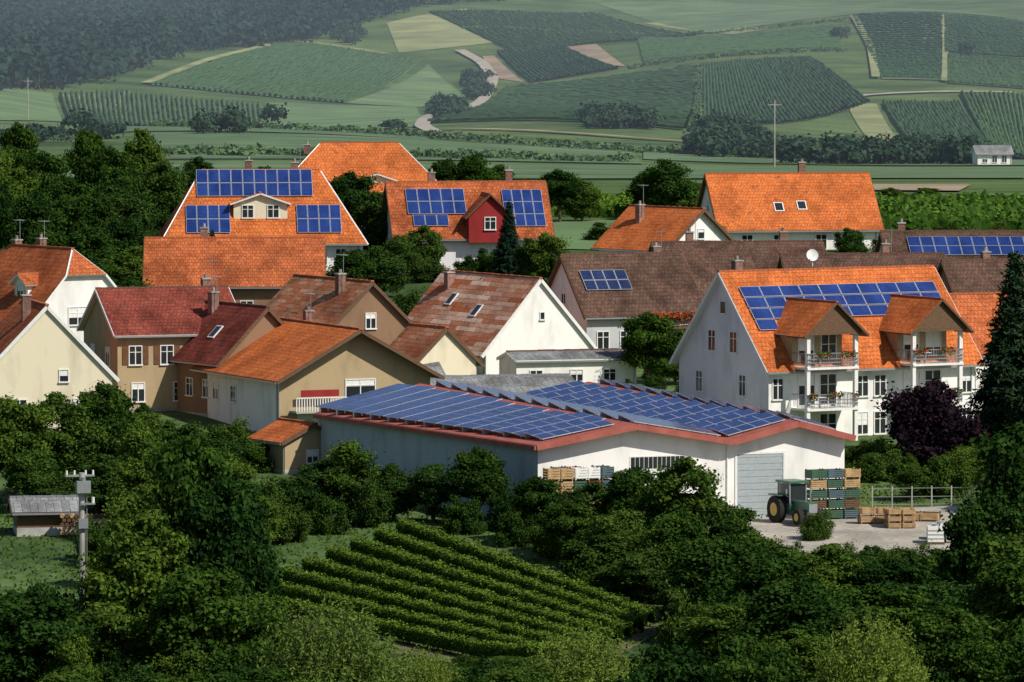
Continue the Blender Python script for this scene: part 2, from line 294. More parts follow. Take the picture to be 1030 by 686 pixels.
for q,n,mk in vin:
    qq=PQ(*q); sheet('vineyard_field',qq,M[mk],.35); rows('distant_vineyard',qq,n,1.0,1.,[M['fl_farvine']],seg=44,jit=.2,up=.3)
for q,mk in [(((-41,2100),(-16,2100),(-14,1710),(-41,1730)),'f_meadow'),(((-28,2120),(-14,2480),(-7.5,2250),(-15,2100)),'f_meadow'),
 (((-21,2750),(-7.5,2870),(-2.5,2600),(-19,2550)),'f_yellow'),(((8.5,2580),(14,2580),(19,2360),(12.5,2430)),'f_soil'),(((-5,2520),(-3,2520),(2,2340),(-2.5,2380)),'f_soil'),
 (((22,2820),(31,2840),(43,2660),(37,2640)),'f_yellow'),(((56,1950),(61,1940),(70,1480),(65,1450)),'f_yellow'),
 (((-86,1580),(-16,1560),(-14,1370),(-86,1380)),'f_band'),(((-60,1350),(20,1380),(22,1160),(-60,1150)),'f_band'),(((22,1450),(86,1380),(86,1200),(22,1250)),'f_band'),
 (((-20,1120),(86,1150),(86,960),(-20,950)),'f_band'),(((-86,1130),(-22,1130),(-22,960),(-86,960)),'f_band'),(((59,880),(77,880),(75,790),(58,800)),'f_soil'),
 (((-86,2060),(-77,2050),(-75,1720),(-86,1650)),'f_meadow'),(((14,3000),(60,3100),(86,2750),(32,2700)),'f_band')]:
    sheet('crop_field',PQ(*q),M[mk],.25)
def road(name,pts,wd,mat,off=.55):
    P=np.array(pts,float)
    t=np.linspace(0,len(P)-1,len(P)*8); P=np.stack([np.interp(t,range(len(P)),P[:,0]),np.interp(t,range(len(P)),P[:,1])],1)
    kk=np.ones(5)/5; P=np.stack([np.convolve(np.pad(P[:,i],2,'edge'),kk,'valid') for i in(0,1)],1)
    d=np.gradient(P,axis=0); d/=np.linalg.norm(d,axis=1)[:,None]+1e-6; n_=np.stack([-d[:,1],d[:,0]],1)
    Vv=[]
    for s in(-.5,.5):
        q=P+n_*wd*s; Vv.append(np.stack([q[:,0],q[:,1],G(q[:,0],q[:,1])+off],1))
    Vv=np.stack(Vv,1).reshape(-1,3); link(bpy.data.objects.new(name,build(name,Vv,gridfaces(len(P),2),mats=[mat],smooth=True)))
road('country_road',PQ((-13,1500),(-15.2,1700),(-14.5,1850),(-12,1980),(-7,2080),(-4.5,2220),(-3,2380),(-5,2480),(-9,2560)),4.5,M['gravel'],.8)
road('country_road',PQ((20,1840),(40,1900),(57,1985),(86,2010)),6,M['gravel'])
road('country_road',PQ((-86,1610),(-40,1640),(-14,1620),(22,1500),(60,1450)),5,M['f_soil'])
road('farm_track',PQ((57,2710),(60,2400),(61,2070)),3,M['f_yellow'],.8); road('farm_track',PQ((72.2,2660),(72.6,2400),(72.4,2050)),2.5,M['f_yellow'],.8)
road('farm_track',PQ((-62,2170),(-50,2400),(-38,2640),(-20,2530)),4,M['f_yellow'],.8)
def inpts(n,b0,b1,y0,y1): return [pol(random.uniform(b0,b1),random.uniform(y0,y1)) for _ in range(n)]
bb=np.array([-90,-74,-64,-56,-31,-16,14,30]); by=np.array([1980,2110,2260,2430,2640,2880,3130,3600])
fp=[]
for y in np.arange(1970,3650,9.5):
    for x in np.arange(-.095*y,.02*y,8.):
        bx=x/y*1000
        if y>np.interp(bx,bb,by)+14*math.sin(x/20)+8*math.sin(x/7): fp.append((x+random.uniform(-4,4),y+random.uniform(-4,4)))
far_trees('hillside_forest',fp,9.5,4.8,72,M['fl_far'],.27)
ll=[]
ll+=inpts(50,-13,-9,1850,2100)+inpts(18,-8,-3,2200,2400)+inpts(34,13,24,1590,1640)+inpts(24,31,44,1460,1580)+inpts(60,46,78,1240,1290)+inpts(26,30,46,1340,1400)+inpts(20,64,80,1330,1400)
ll+=inpts(7,-86,-60,1290,1340)+inpts(8,-52,-45,1330,1380)+inpts(12,-30,-25,2600,2680)+inpts(3,54,56,2480,2500)+[pol(-40,1500),pol(-20,1520),pol(76,2300)]
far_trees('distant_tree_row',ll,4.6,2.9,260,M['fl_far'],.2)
hl=[pol(b_,1180+random.uniform(-10,10)) for b_ in np.arange(-60,20,1.)]+[pol(b_,1400-1.1*b_+random.uniform(-8,8)) for b_ in np.arange(-60,60,1.)]+[pol(b_,2340+random.uniform(-3,3)) for b_ in np.arange(20,56,.8)]+[pol(b_,2690-.6*b_) for b_ in np.arange(-8,56,.9)]+[pol(31.2,y) for y in range(1660,2280,10)]
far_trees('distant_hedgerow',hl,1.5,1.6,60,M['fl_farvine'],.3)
# ------------------------------------------------------------ mesh builder
class MB:
    def __init__(s): s.v=[];s.f=[];s.m=[];s.u=[]
    def poly(s,pts,mat=0,uv=None):
        i=len(s.v); s.v+= [tuple(p) for p in pts]; s.f.append(list(range(i,i+len(pts)))); s.m.append(mat); s.u.append(uv or [(p[0]+p[1],p[2]) for p in pts])
    def ob(s,o,ux,uy,uz,a0,a1,b0,b1,c0,c1,mat=0):
        o=V(o);ux=V(ux);uy=V(uy);uz=V(uz); P=[o+ux*a+uy*b+uz*c for c in(c0,c1) for b in(b0,b1) for a in(a0,a1)]
        for q in((0,2,3,1),(4,5,7,6),(0,1,5,4),(2,6,7,3),(0,4,6,2),(1,3,7,5)): s.poly([P[i] for i in q],mat)
    def box(s,x0,x1,y0,y1,z0,z1,mat=0): s.ob((0,0,0),(1,0,0),(0,1,0),(0,0,1),x0,x1,y0,y1,z0,z1,mat)
    def cyl(s,p0,p1,r0,r1=None,k=12,mat=0):
        r1=r0 if r1 is None else r1; vv,ff=tube(p0,p1,r0,r1,k); i=len(s.v); s.v+=[tuple(p) for p in vv]
        for q in ff: s.f.append([int(a)+i for a in q]); s.m.append(mat); s.u.append([(0,0)]*4)
        s.poly([vv[j] for j in range(k)][::-1],mat); s.poly([vv[j+k] for j in range(k)],mat)
    def slab(s,pts,t,mat,ua,va,smat=None):
        P=[V(p) for p in pts]; n=(P[1]-P[0]).cross(P[2]-P[0]); n.normalize()
        if n.z<0: P=P[::-1]; n=-n
        T=[p+n*t for p in P]; ua=V(ua);va=V(va); s.poly(T,mat,[(p.dot(ua)+50,p.dot(va)+50) for p in T]); s.poly(P[::-1],mat if smat is None else smat)
        for i in range(len(P)):
            j=(i+1)%len(P); s.poly([P[i],P[j],T[j],T[i]],mat if smat is None else smat)
    def obj(s,name,mats,parent=None):
        if not s.f: return None
        me=bpy.data.meshes.new(name); me.from_pydata(s.v,[],s.f)
        for m_ in mats: me.materials.append(m_)
        me.polygons.foreach_set('material_index',s.m); ul=me.uv_layers.new(name='UVMap')
        ul.data.foreach_set('uv',[c for f in s.u for p in f for c in p]); me.update()
        return link(bpy.data.objects.new(name,me),parent)
def module(mb,o,ux,uy,un,a,b,w,h):
    mb.ob(o,ux,uy,un,a+.02,a+w-.02,b+.02,b+h-.02,0,.05,1)
    o=V(o);ux=V(ux);uy=V(uy);un=V(un); e=.045
    q=[o+ux*x+uy*y+un*.056 for x,y in((a+e,b+e),(a+w-e,b+e),(a+w-e,b+h-e),(a+e,b+h-e))]
    mb.poly(q,0,[(0,0),(w-2*e,0),(w-2*e,h-2*e),(0,h-2*e)])
def window(fr,gl,sh,o,r,out,u,z,w,h,shut=False):
    o=V(o);r=V(r);out=V(out);up=V((0,0,1))
    gl.ob(o,r,out,up,u-w/2,u+w/2,0,.02,z,z+h)
    t=.07
    fr.ob(o,r,out,up,u-w/2-t,u-w/2,0,.07,z-t,z+h+t); fr.ob(o,r,out,up,u+w/2,u+w/2+t,0,.07,z-t,z+h+t)
    fr.ob(o,r,out,up,u-w/2,u+w/2,0,.07,z+h,z+h+t); fr.ob(o,r,out,up,u-w/2-.1,u+w/2+.1,0,.14,z-t-.05,z-t*.2)
    if w>.7: fr.ob(o,r,out,up,u-.035,u+.035,.021,.05,z,z+h); fr.ob(o,r,out,up,u-w/2,u-.036,.021,.045,z+h*.66,z+h*.66+.045); fr.ob(o,r,out,up,u+.036,u+w/2,.021,.045,z+h*.66,z+h*.66+.045)
    if random.random()<.35: fr.ob(o,r,out,up,u-w/2+.02,u+w/2-.02,.0201,.0205,z+h*random.uniform(.4,.75),z+h-.01)
    if shut:
        for s in(-1,1):
            c=u+s*(w/2+t+w*.27); sh.ob(o,r,out,up,c-w*.25,c+w*.25,0,.06,z-.03,z+h+.03)
HS=[]
def house(name,x,y,z,rot,L,W,eh,rh,roof='orange',wall='white',oh=.45,og=.35,hx=0,hz=None,wins=(),sol=(),dorm=(),chim=(),sky=(),ridge='ridge',trim='frame',gwall=None,pv='pv'):
    e=bpy.data.objects.new(name,None); link(e); e.location=(x,y,z); e.rotation_euler=(0,0,math.radians(rot)); HS.append((x,y,max(L,W)*.5+1))
    s=(rh-eh)/(W/2); l2=L/2; w2=W/2
    if hz is None: hz=eh
    wl=MB()
    for sx in(-1,1):
        if hx==0: pts=[(-w2,-3),(w2,-3),(w2,eh),(0,rh),(-w2,eh)]
        else:
            yz=(rh-hz)/s; pts=[(-w2,-3),(w2,-3),(w2,eh)]+([(yz,hz),(-yz,hz)] if hz>eh+.01 else [])+[(-w2,eh)]
        P=[(sx*l2,a,b_) for a,b_ in pts]; wl.poly(P if sx>0 else P[::-1],0 if gwall is None else 1)
    wl.poly([(-l2,-w2,-3),(l2,-w2,-3),(l2,-w2,eh),(-l2,-w2,eh)]); wl.poly([(l2,w2,-3),(-l2,w2,-3),(-l2,w2,eh),(l2,w2,eh)])
    wl.box(-l2-.02,l2+.02,-w2-.02,w2+.02,-3,.35,2)
    wl.obj('walls',[M[wall],M[gwall or wall],M['concrete']],e)
    ze=eh-s*oh; ye=w2+oh; lx=l2+og; rf=MB(); sl=math.hypot(1,s)
    for sy in(-1,1):
        va=V((0,-sy,s))/sl
        if hx==0: P=[(-lx,sy*ye,ze),(lx,sy*ye,ze),(lx,0,rh),(-lx,0,rh)]
        elif hz<=eh+.01: P=[(-lx,sy*ye,ze),(lx,sy*ye,ze),(l2-hx,0,rh),(-l2+hx,0,rh)]
        else:
            yz=(rh-hz)/s; P=[(-lx,sy*ye,ze),(lx,sy*ye,ze),(lx,sy*yz,hz),(l2-hx,0,rh),(-l2+hx,0,rh),(-lx,sy*yz,hz)]
        rf.slab(P,.16,0,(1,0,0),va,1)
        rf.ob((0,sy*(ye+.06),ze+.02),(1,0,0),(0,1,0),(0,0,1),-lx,lx,-.07,.07,-.06,.06,3)
        if hx==0:
            for sx in(-1,1):
                o=V((sx*(lx+.02),sy*ye,ze)); n=V((0,sy*s,1))/sl; rf.ob(o,V((sx,0,0)),va,n,0,.04,0,math.hypot(ye,rh-ze),-.1,.12,1)
        rf.cyl((l2*.96,sy*(w2+.06),-.5),(l2*.96,sy*(w2+.06),ze),.05,k=6,mat=3)
    if hx:
        for sx in(-1,1):
            if hz<=eh+.01: P=[(sx*lx,-ye,ze),(sx*lx,ye,ze),(sx*(l2-hx),0,rh)]
            else: yz=(rh-hz)/s; P=[(sx*lx,-yz,hz),(sx*lx,yz,hz),(sx*(l2-hx),0,rh)]
            d=V((-sx*(hx+og),0,rh-P[0][2])).normalized(); rf.slab(P,.16,0,(0,1,0),d,1)
    rl=l2-hx if hx else lx
    t_=-rl
    while t_<rl-.05:
        t2=min(t_+.42,rl); rf.ob((0,0,rh+.12),(1,0,0),(0,1,0),(0,0,1),t_,t2-.03,-.13,.13,0,.11+random.uniform(0,.03),2); t_=t2
    rf.obj('roof',[M[roof],M[trim],M[ridge],M['metal']],e)
    fr=MB();gl=MB();sh=MB()
    FB={'F':((0,-w2,0),(1,0,0),(0,-1,0)),'B':((0,w2,0),(-1,0,0),(0,1,0)),'R':((l2,0,0),(0,1,0),(1,0,0)),'L':((-l2,0,0),(0,-1,0),(-1,0,0))}
    for wn in wins:
        f,u,zz,ww,hh=wn[:5]; o,r,out=FB[f]; window(fr,gl,sh,o,r,out,u,zz,ww,hh,len(wn)>5)
    pvb=MB(); SB={}
    for k_,sy in(('F',-1),('B',1)):
        uv=V((0,-sy,s))/sl; ux=V((-sy,0,0)); SB[k_]=(V((0,sy*w2,eh)),ux,uv,ux.cross(uv))
    for k_,u0,v0,nu,nv,mw,mh in sol:
        o,ux,uv,n=SB[k_]; o=o+n*.27
        for i in range(nu):
            for j in range(nv): module(pvb,o,ux,uv,n,u0+i*mw,v0+j*mh,mw,mh)
        for j in range(nv*2): pvb.ob(o,ux,uv,n,u0,u0+nu*mw,v0+(j+.5)*mh/2-.03,v0+(j+.5)*mh/2+.03,-.08,-.002,1)
    for k_,u,v_ in sky:
        o,ux,uv,n=SB[k_]; fr.ob(o,ux,uv,n,u-.45,u+.45,v_-.6,v_+.6,.1,.24); gl.ob(o,ux,uv,n,u-.36,u+.36,v_-.5,v_+.5,.241,.25)
    dm=MB()
    for d_ in dorm:
        u,wd,yf,wh,rr,dw,nw=d_[:7]; y0=-w2+yf; zl=eh+s*max(yf,-oh)-.2; zt=eh+s*yf+wh if yf>0 else eh+wh; zr=zt+rr; yb=-w2+(zr-eh)/s; h2=wd/2
        dm.poly([(u-h2,y0,zl),(u+h2,y0,zl),(u+h2,y0,zt),(u,y0,zr),(u-h2,y0,zt)],1)
        for sx in(-1,1):
            P=[(u+sx*h2,y0,zl),(u+sx*h2,yb,zl),(u+sx*h2,yb,zt),(u+sx*h2,y0,zt)]; dm.poly(P if sx>0 else P[::-1],1)
            ds=rr/h2; P=[(u+sx*(h2+.3),y0-.35,zt-ds*.3),(u+sx*(h2+.3),yb,zt-ds*.3),(u,yb,zr),(u,y0-.35,zr)]
            dm.slab(P,.13,0,(0,1,0),V((-sx,0,ds)).normalized(),2)
        dm.ob((u,0,zr+.1),(1,0,0),(0,1,0),(0,0,1),-.1,.1,y0-.35,yb,0,.1,3)
        for i in range(nw):
            uu=u+(i-(nw-1)/2)*wd/nw*.95; window(fr,gl,sh,(0,y0,0),(1,0,0),(0,-1,0),uu,zt-1.15,min(.9,wd/nw*.6),1.0)
        dm.obj('dormer',[M[roof],M[dw],M[trim],M[ridge]],e); dm=MB()
    for u,yy,zt in chim:
        c=MB(); zr=rh-abs(yy)*s-.5; c.box(u-.3,u+.3,yy-.3,yy+.3,zr,zt); c.box(u-.36,u+.36,yy-.36,yy+.36,zt,zt+.1,1); c.cyl((u,yy,zt+.1),(u,yy,zt+.4),.12,k=8,mat=0)
        if random.random()<.55:
            ax=u+.5; c.cyl((ax,yy,rh-.6),(ax,yy,rh+2.2),.025,k=5,mat=2)
            for q in range(6): c.ob((ax,yy,rh+2.1),(1,0,0),(0,1,0),(0,0,1),-.5+q*.2,-.48+q*.2,-.35+.03*q,.35-.03*q,0,.02,2)
            c.ob((ax,yy,rh+2.07),(1,0,0),(0,1,0),(0,0,1),-.52,.52,-.015,.015,0,.03,2)
        c.obj('chimney',[M['brick'],M['concrete'],M['metal']],e)
    fr.obj('window_frames',[M['frame']],e); gl.obj('window_glass',[M['glass']],e); sh.obj('shutters',[M['shutter']],e); pvb.obj('solar_panels',[M[pv],M['pvframe']],e)
    return e
# ------------------------------------------------------------ houses
def wr(f,us,z,w=.95,h=1.3,s=0): return [(f,u,z,w,h)+((1,) if s else ()) for u in us]
e=house('gable_house',-14.1,429,2,-66,14.6,11.6,4.4,7.6,'orange2','white',oh=.6,og=1.1,trim='wood',gwall='tan',wins=wr('F',[-5,-1.5],2.2,1.,1.1)+wr('R',[-3.6],.4,1.5,1.3)+wr('R',[3.5],.9,.9,1.6)+wr('R',[.4],2.9,2.2,1.2),chim=[(-4,1,8.4)])
mb=MB(); mb.box(7.32,8.6,-5,-1.2,1.9,2.05); 
for i in range(20): mb.box(8.5,8.55,-5+i*.2,-4.93+i*.2,2.05,2.95,1)
mb.box(8.48,8.58,-5,-1.2,2.95,3.02,1); mb.box(7.9,7.96,-4.4,-1.5,3.02,3.5,2); mb.obj('balcony',[M['concrete'],M['frame'],M['redp']],e)
house('solar_roof_house',-21.7,515,9.5,5,17,10.5,3.2,8.7,'orange2','white',hx=3.4,oh=.6,wins=wr('F',[-6.5,3.4,5,6.6],.9,.8,1.3)+wr('L',[-2,2],1,.9,1.2),
 sol=[('F',-5.6,4.5,10,2,1.0,1.55),('F',-6.6,.3,4,2,.95,1.6),('F',2.9,.3,4,2,.95,1.6)],dorm=[(-.2,4.6,1.3,1.5,.8,'cream',2)],chim=[(-1,1,9.6),(3,1.5,9.4)])
house('hipped_roof_house',-14.5,568,11.4,3,17.4,12,2.8,7.9,'orange2','cream',hx=5,dorm=[(1.5,3.6,1.6,.35,.6,'cream',2),(-5,1.6,2,.5,.5,'cream',1)],chim=[(-5,.5,7.8)],wins=wr('F',[-5,-2,2,5],.8))
house('white_house',-4.1,531,8.8,8,13.4,9.4,3.6,7.9,'orange','bluewhite',oh=.6,og=.5,wins=wr('F',[-5.2,-3.4,5.2],.9,.8,1.2)+wr('L',[-2,1.5],.8,.9,1.2)+wr('L',[0],4.2,.9,1.1),
 sol=[('F',-5.6,2.2,5,2,1.05,1.6),('F',3.0,.6,4,3,.9,1.55),('F',-5.2,.7,3,1,1.05,1.4)],dorm=[(1.4,3.8,-1.0,1.6,1.8,'redp',1)],chim=[(-3,.8,8.8),(3.9,.5,9)],trim='wood')
house('gable_house',13.9,535,8.8,-52,9.5,8,2.2,5.5,'orange2','white',og=.5,trim='wood',wins=wr('R',[-1.5,1.5],.8)+wr('R',[0],3,.7,.8),chim=[(-2,-1.5,5.8)])
house('orange_roof_house',25.7,557,9.2,10,15,11,2.8,7.5,'orange2','white',trim='wood',sky=[('F',-1.6,2.6),('F',.6,2.8)],chim=[(1.5,.6,8.6)],wins=wr('L',[-2,2],1)+wr('L',[0],4,.8,1)+wr('F',[-5,-2,2,5],.8))
house('solar_roof_house',39,505,6.5,4,15,10,4.3,6.8,'brownt','white',ridge='ridged',sol=[('F',-5.8,1.2,11,2,1.1,1.6)],trim='wood',pv='pv',wins=wr('F',[-5,-2,1],1.5),chim=[(-6,.5,7.6)])
house('brown_gable_house',-22.6,486,5.2,2,14,9.5,4.9,8.3,'orange','brown',ridge='ridge',wins=wr('F',[-5,-2,1,4],2.2)+wr('L',[-2,2],2.2),trim='wood',chim=[(-2.5,.4,9.2)])
house('brown_gable_house',-13.8,460,4,-60,12,8.2,3.6,7.4,'patch2','brown',ridge='ridge',trim='wood',wins=wr('R',[-1.6,1.6],1)+wr('R',[0],4,.8,1.1),chim=[(3,-1,8)])
house('red_roof_house',-25.9,441,2.8,20,9.5,9,5.9,8.8,'red','tan',ridge='ridged',wins=wr('F',[-3.4,-1,1.6,3.6],3.6,.9,1.3,1)+wr('F',[-3.2,0,3],.9,.9,1.3)+wr('L',[-2,2],3.4),chim=[(3.5,.4,9.5)])
house('red_roof_house',-20.4,437,2.6,-58,9.5,7.4,4.4,8,'red','brown',ridge='ridged',trim='wood',wins=wr('R',[-1.7,1.7],1)+wr('R',[0],4.2)+wr('F',[-2.5,0,2.5],1.6,.9,1.2),sky=[('F',1,2.4)],chim=[(-2,-.6,8.9)])
house('white_gable_house',-1.6,466.5,3.9,-60,15,9.6,2.2,7.5,'patch','white',og=.2,trim='frame',wins=wr('R',[1.9],1.,.9,1.1)+wr('R',[-.6],1.,.8,.9)+wr('R',[.2],4.5,.35,.5),sky=[('F',2,3.6),('F',-3,4.5)],chim=[(-5,-1,7.6)])
house('small_annex_house',-6.3,449.5,3.2,-60,5.4,5.2,2.7,5.1,'patch2','cream',trim='wood',wins=wr('R',[-.8],1.,.7,.9),og=.2)
house('white_annex',4.2,448.5,3.2,18,9.5,4.2,2.8,3.3,'grayroof','white',ridge='ridged',og=.1,oh=.2,wins=wr('F',[-3.2,0,2.6],1.3,.9,.8))
e=house('gray_gable_house',8.75,476.5,4.7,23,10,9,3.6,7.9,'brownt','grayp',ridge='ridged',gwall='bluewhite',trim='wood',pv='pvd',sol=[('F',-4.4,2.2,4,2,1.0,1.1)],wins=wr('F',[-3.6,-1.6],.8)+wr('L',[-2,1.8],1)+wr('L',[0],4.2,.8,1.1)+wr('F',[1.5,3.6],.5,1,2))
mb=MB(); mb.box(-.5,5,-6.1,-4.52,2.3,2.45)
for i in range(28): mb.box(-.5+i*.2,-.42+i*.2,-6.05,-6,2.45,3.3)
mb.box(-.5,5,-6.1,-5.98,3.3,3.38); mb.cyl((-.4,-6,-3),(-.4,-6,3.4),.07,mat=0); mb.cyl((4.9,-6,-3),(4.9,-6,3.4),.07,mat=0); mb.obj('wooden_balcony',[M['wood']],e)
k=900; p=np.stack([RNG.random(k)*5.4-.5,-6.15+.14*RNG.normal(size=k),3.35+.14*RNG.normal(size=k)],1); vl,fl=quads(p,RNG.normal(size=(k,3)),np.full(k,.09),.8)
link(bpy.data.objects.new('balcony_flowers',build('balcony_flowers',vl,fl,(RNG.random(k)<.45)*1,shade=RNG.random(k),mats=[M['fl_red'],M['fl_vine']])),e)
house('brown_roof_house',14.6,484,5.2,23,9.5,8.4,3.3,7.0,'brownt','tan',ridge='ridged',trim='wood',chim=[(-3,.5,7.8)],wins=wr('F',[-3,0,3],1))
house('brown_roof_house',19,503,6.8,8,14,9,2.6,5.7,'brownt','cream',ridge='ridged',trim='wood',chim=[(-4,.5,6.6),(4,.3,6.6)],wins=wr('F',[-4,0,4],.8),sky=[('F',-2,2)])
house('brown_roof_house',29,493,6.6,6,13,8.5,2.4,5.3,'brownt','white',ridge='ridged',trim='wood',chim=[(2,.5,6.2)],wins=wr('F',[-4,0,4],.8))
house('brown_roof_house',38.5,459,4,18,11,10,4,8.9,'brownt','brown',ridge='ridged',trim='wood',sky=[('F',-1,3.4)],chim=[(-2,.5,9.6)],wins=wr('F',[-3,0,3],1.4))
house('orange_roof_house',36.6,441,3,22,9,8,4.4,8.2,'orange','white',trim='wood',wins=wr('F',[-2.5,0,2.5],1.2),chim=[(1,.5,8.9)])
house('jerkinhead_house',-36.6,463.5,4.2,-54,12.5,9.2,4.5,9.5,'orange','white',hx=1.6,hz=7.6,trim='frame',wins=wr('R',[-.6],3.9,1.6,1.3)+wr('R',[2.6],1.2,1,1.5,1)+wr('R',[-2.4],1.2,1,1.5)+wr('F',[-2,2],1.5),dorm=[(2.5,1.8,1.2,1.2,.6,'white',1)],chim=[(-1,.6,10.2),(-4,.2,10)])
house('cream_gable_house',-34.4,430,2.2,-76,10,9.4,4,8.9,'orange','cream',og=.15,trim='frame',wins=wr('R',[1.2],3.6,.6,.8)+wr('R',[-2,2.4],1),chim=[(2,-1,9.6)])
house('gray_shed',-1.2,434,2.2,14,11,8,2.2,3.3,'grayroof','barnwall',ridge='metal',og=.1,oh=.3,trim='metal',wins=wr('F',[-4,0,4],.8))
house('gray_shed',-9.5,446,2.6,14,8,6,2.0,3.2,'grayroof','tan',ridge='metal',og=.1,oh=.3,trim='metal',wins=wr('F',[-2,2],.6))
house('garden_shed',-14.6,404,1,-60,4.4,4.2,2.3,3.3,'orange2','tan',trim='wood',og=.3,oh=.4,wins=wr('R',[0],.8,.8,.8))
house('distant_farmhouse',98.3,1222,float(G(98,1222)),6,7,6,2.6,4,'grayroof','white',ridge='metal',wins=wr('F',[-2,0,2],.8))
# ---- apartment building
e=house('apartment_building',22.6,427.6,1.6,30,17.5,12,5.8,12.0,'orange2','white',oh=.55,og=.45,gwall='bluewhite',trim='frame',  # bluish plaster on the gables paints in their shade
 sol=[('F',-8.3,6.1,10,1,1.66,1.0),('F',-8.3,5.06,10,1,1.66,1.0),('F',-8.3,4.02,10,1,1.66,1.0),('F',-8.3,2.98,1,1,1.66,1.0)],
 wins=wr('L',[-3.2,2.6],.7,.8,1.4)+wr('L',[-3.2,2.6],3.5,.8,1.4)+wr('L',[-1.5,1.4],6.5,.9,1.4)+wr('L',[0],9.2,.7,.8)+wr('F',[-.9,.6,8],.7,.9,1.5)+wr('F',[-.9,.6,8],3.4,.9,1.4)+wr('F',[-8],3.4,.8,1.4)+wr('F',[-8],.7,.8,1.4)
 +wr('F',[-5.6,-3.8,3.3,5.1],.1,1.3,2.1)+wr('F',[-5.6,-3.8,3.3,5.1],2.9,1.3,2.1),
 dorm=[(-4.7,4.2,.02,2.3,2.0,'tan',0),(4.2,4.2,.02,2.3,2.0,'tan',0)],chim=[(-7,1,12.8)])
mb=MB(); rf=MB(); fl_=[]; gg=MB(); ff=MB(); dd=MB()
for u in(-4.7,4.2):
    for zf in(-.05,2.75,5.65):
        mb.box(u-2.15,u+2.15,-8.1,-6.03,zf-.16,zf,0)
        if zf>0:
            for i in range(31): mb.box(u-2.1+i*.138,u-2.075+i*.138,-8.06,-8.03,zf+.08,zf+.95,1)
            for s in(-1,1):
                for i in range(13): mb.box(u+s*2.1-.012,u+s*2.1+.012,-8.0+i*.15,-7.97+i*.15,zf+.08,zf+.95,1)
                mb.box(u+s*2.1-.03,u+s*2.1+.03,-8.0,-6.05,zf+.95,zf+1.0,1)
            mb.box(u-2.15,u+2.15,-8.09,-8.0,zf+.95,zf+1.01,1)
            for wv in(.3,.55): mb.box(u-2.1,u+2.1,-8.1,-8.07,zf+wv,zf+wv+.07,1)
            kk=360; pp=np.stack([u+(RNG.random(kk)-.5)*4,-8.2+.1*RNG.normal(size=kk),zf+.9+.12*RNG.normal(size=kk)],1); pp=pp[np.sin(pp[:,0]*3+zf)>-.3]; fl_.append(pp)
            mb.box(u-.9,u-.1,-7.4,-6.8,zf+.7,zf+.75,0); mb.box(u-.55,u-.45,-7.15,-7.05,zf,zf+.7,1)
    for s in(-1,1): mb.box(u+s*2.0-.14,u+s*2.0+.14,-8.0,-7.72,-.2,8.1,0)
    for s in(-1,1):
        ds=2.0/2.25; rf.slab([(u+s*2.65,-8.6,8.1-ds*.4),(u+s*2.65,-6.2,8.1-ds*.4),(u,-6.2,10.1),(u,-8.6,10.1)],.15,0,(0,1,0),V((-s,0,ds)).normalized(),1)
    rf.poly([(u-2.25,-8.3,8.1),(u+2.25,-8.3,8.1),(u,-8.3,10.08)],2); rf.ob((u,0,10.22),(1,0,0),(0,1,0),(0,0,1),-.1,.1,-8.6,-6.2,0,.1,3)
    rf.box(u-2.2,u+2.2,-8.3,-8.1,7.95,8.12,1)
    for du in(-.95,.95): window(ff,gg,dd,(0,-5.98,0),(1,0,0),(0,-1,0),u+du,5.8,1.2,2.0)
mb.obj('balconies',[M['frame'],M['metal']],e); rf.obj('balcony_roofs',[M['orange2'],M['wood'],M['wood'],M['ridge']],e); ff.obj('attic_window_frames',[M['frame']],e); gg.obj('attic_window_glass',[M['glass']],e)
p=np.concatenate(fl_); vl,fl=quads(p,RNG.normal(size=p.shape),np.full(len(p),.08),.8)
link(bpy.data.objects.new('balcony_flowers',build('balcony_flowers',vl,fl,(RNG.random(len(p))<.25)*1,shade=RNG.random(len(p)),mats=[M['fl_vine'],M['fl_red']])),e)
# ------------------------------------------------------------ barn
be=link(bpy.data.objects.new('solar_barn',None))
E0f=V((1.55,373,5));R1f=V((7.9,375.4,6.15));Vf=V((14.1,377.8,5));R2f=V((18.3,379.4,6.05));E2f=V((22,380.9,5))
E0b=V((-13.3,402,5));R1b=V((-6.4,415.5,6.15));Vb=V((0,417.5,5));R2b=V((5.4,419,6.05));E2b=V((9.6,420.5,5))
ac=V((.934,.357,0)); rd=V((-.33,.944,0)); UP=V((0,0,1))
w_=MB()
def at(p,z): return V((p.x,p.y,z))
fz=-.5
def inw(p): return p+rd*.9
w_.poly([at(inw(E0f)+ac*.4,fz),at(inw(Vf),fz),at(inw(Vf),4.95),inw(R1f)-UP*.08,at(inw(E0f)+ac*.4,4.95)],0)
w_.poly([at(inw(Vf),fz),at(inw(E2f)-ac*.4,fz),at(inw(E2f)-ac*.4,4.95),inw(R2f)-UP*.08,at(inw(Vf),4.95)],0)
w_.poly([at(E0b+ac*.4,fz),at(inw(E0f)+ac*.4,fz),at(inw(E0f)+ac*.4,4.95),at(E0b+ac*.4,4.95)],1)  # grey-blue wall colour here has the shade of this side painted in
w_.poly([at(inw(E2f)-ac*.4,fz),at(E2b,fz),at(E2b,4.95),at(inw(E2f)-ac*.4,4.95)],0)
w_.poly([at(E2b,fz),at(E0b+ac*.4,fz),at(E0b+ac*.4,4.95),R1b-UP*.1,at(Vb,4.95),R2b-UP*.1,at(E2b,4.95)],1)
w_.obj('walls',[M['white'],M['barnwall']],be)
r_=MB()
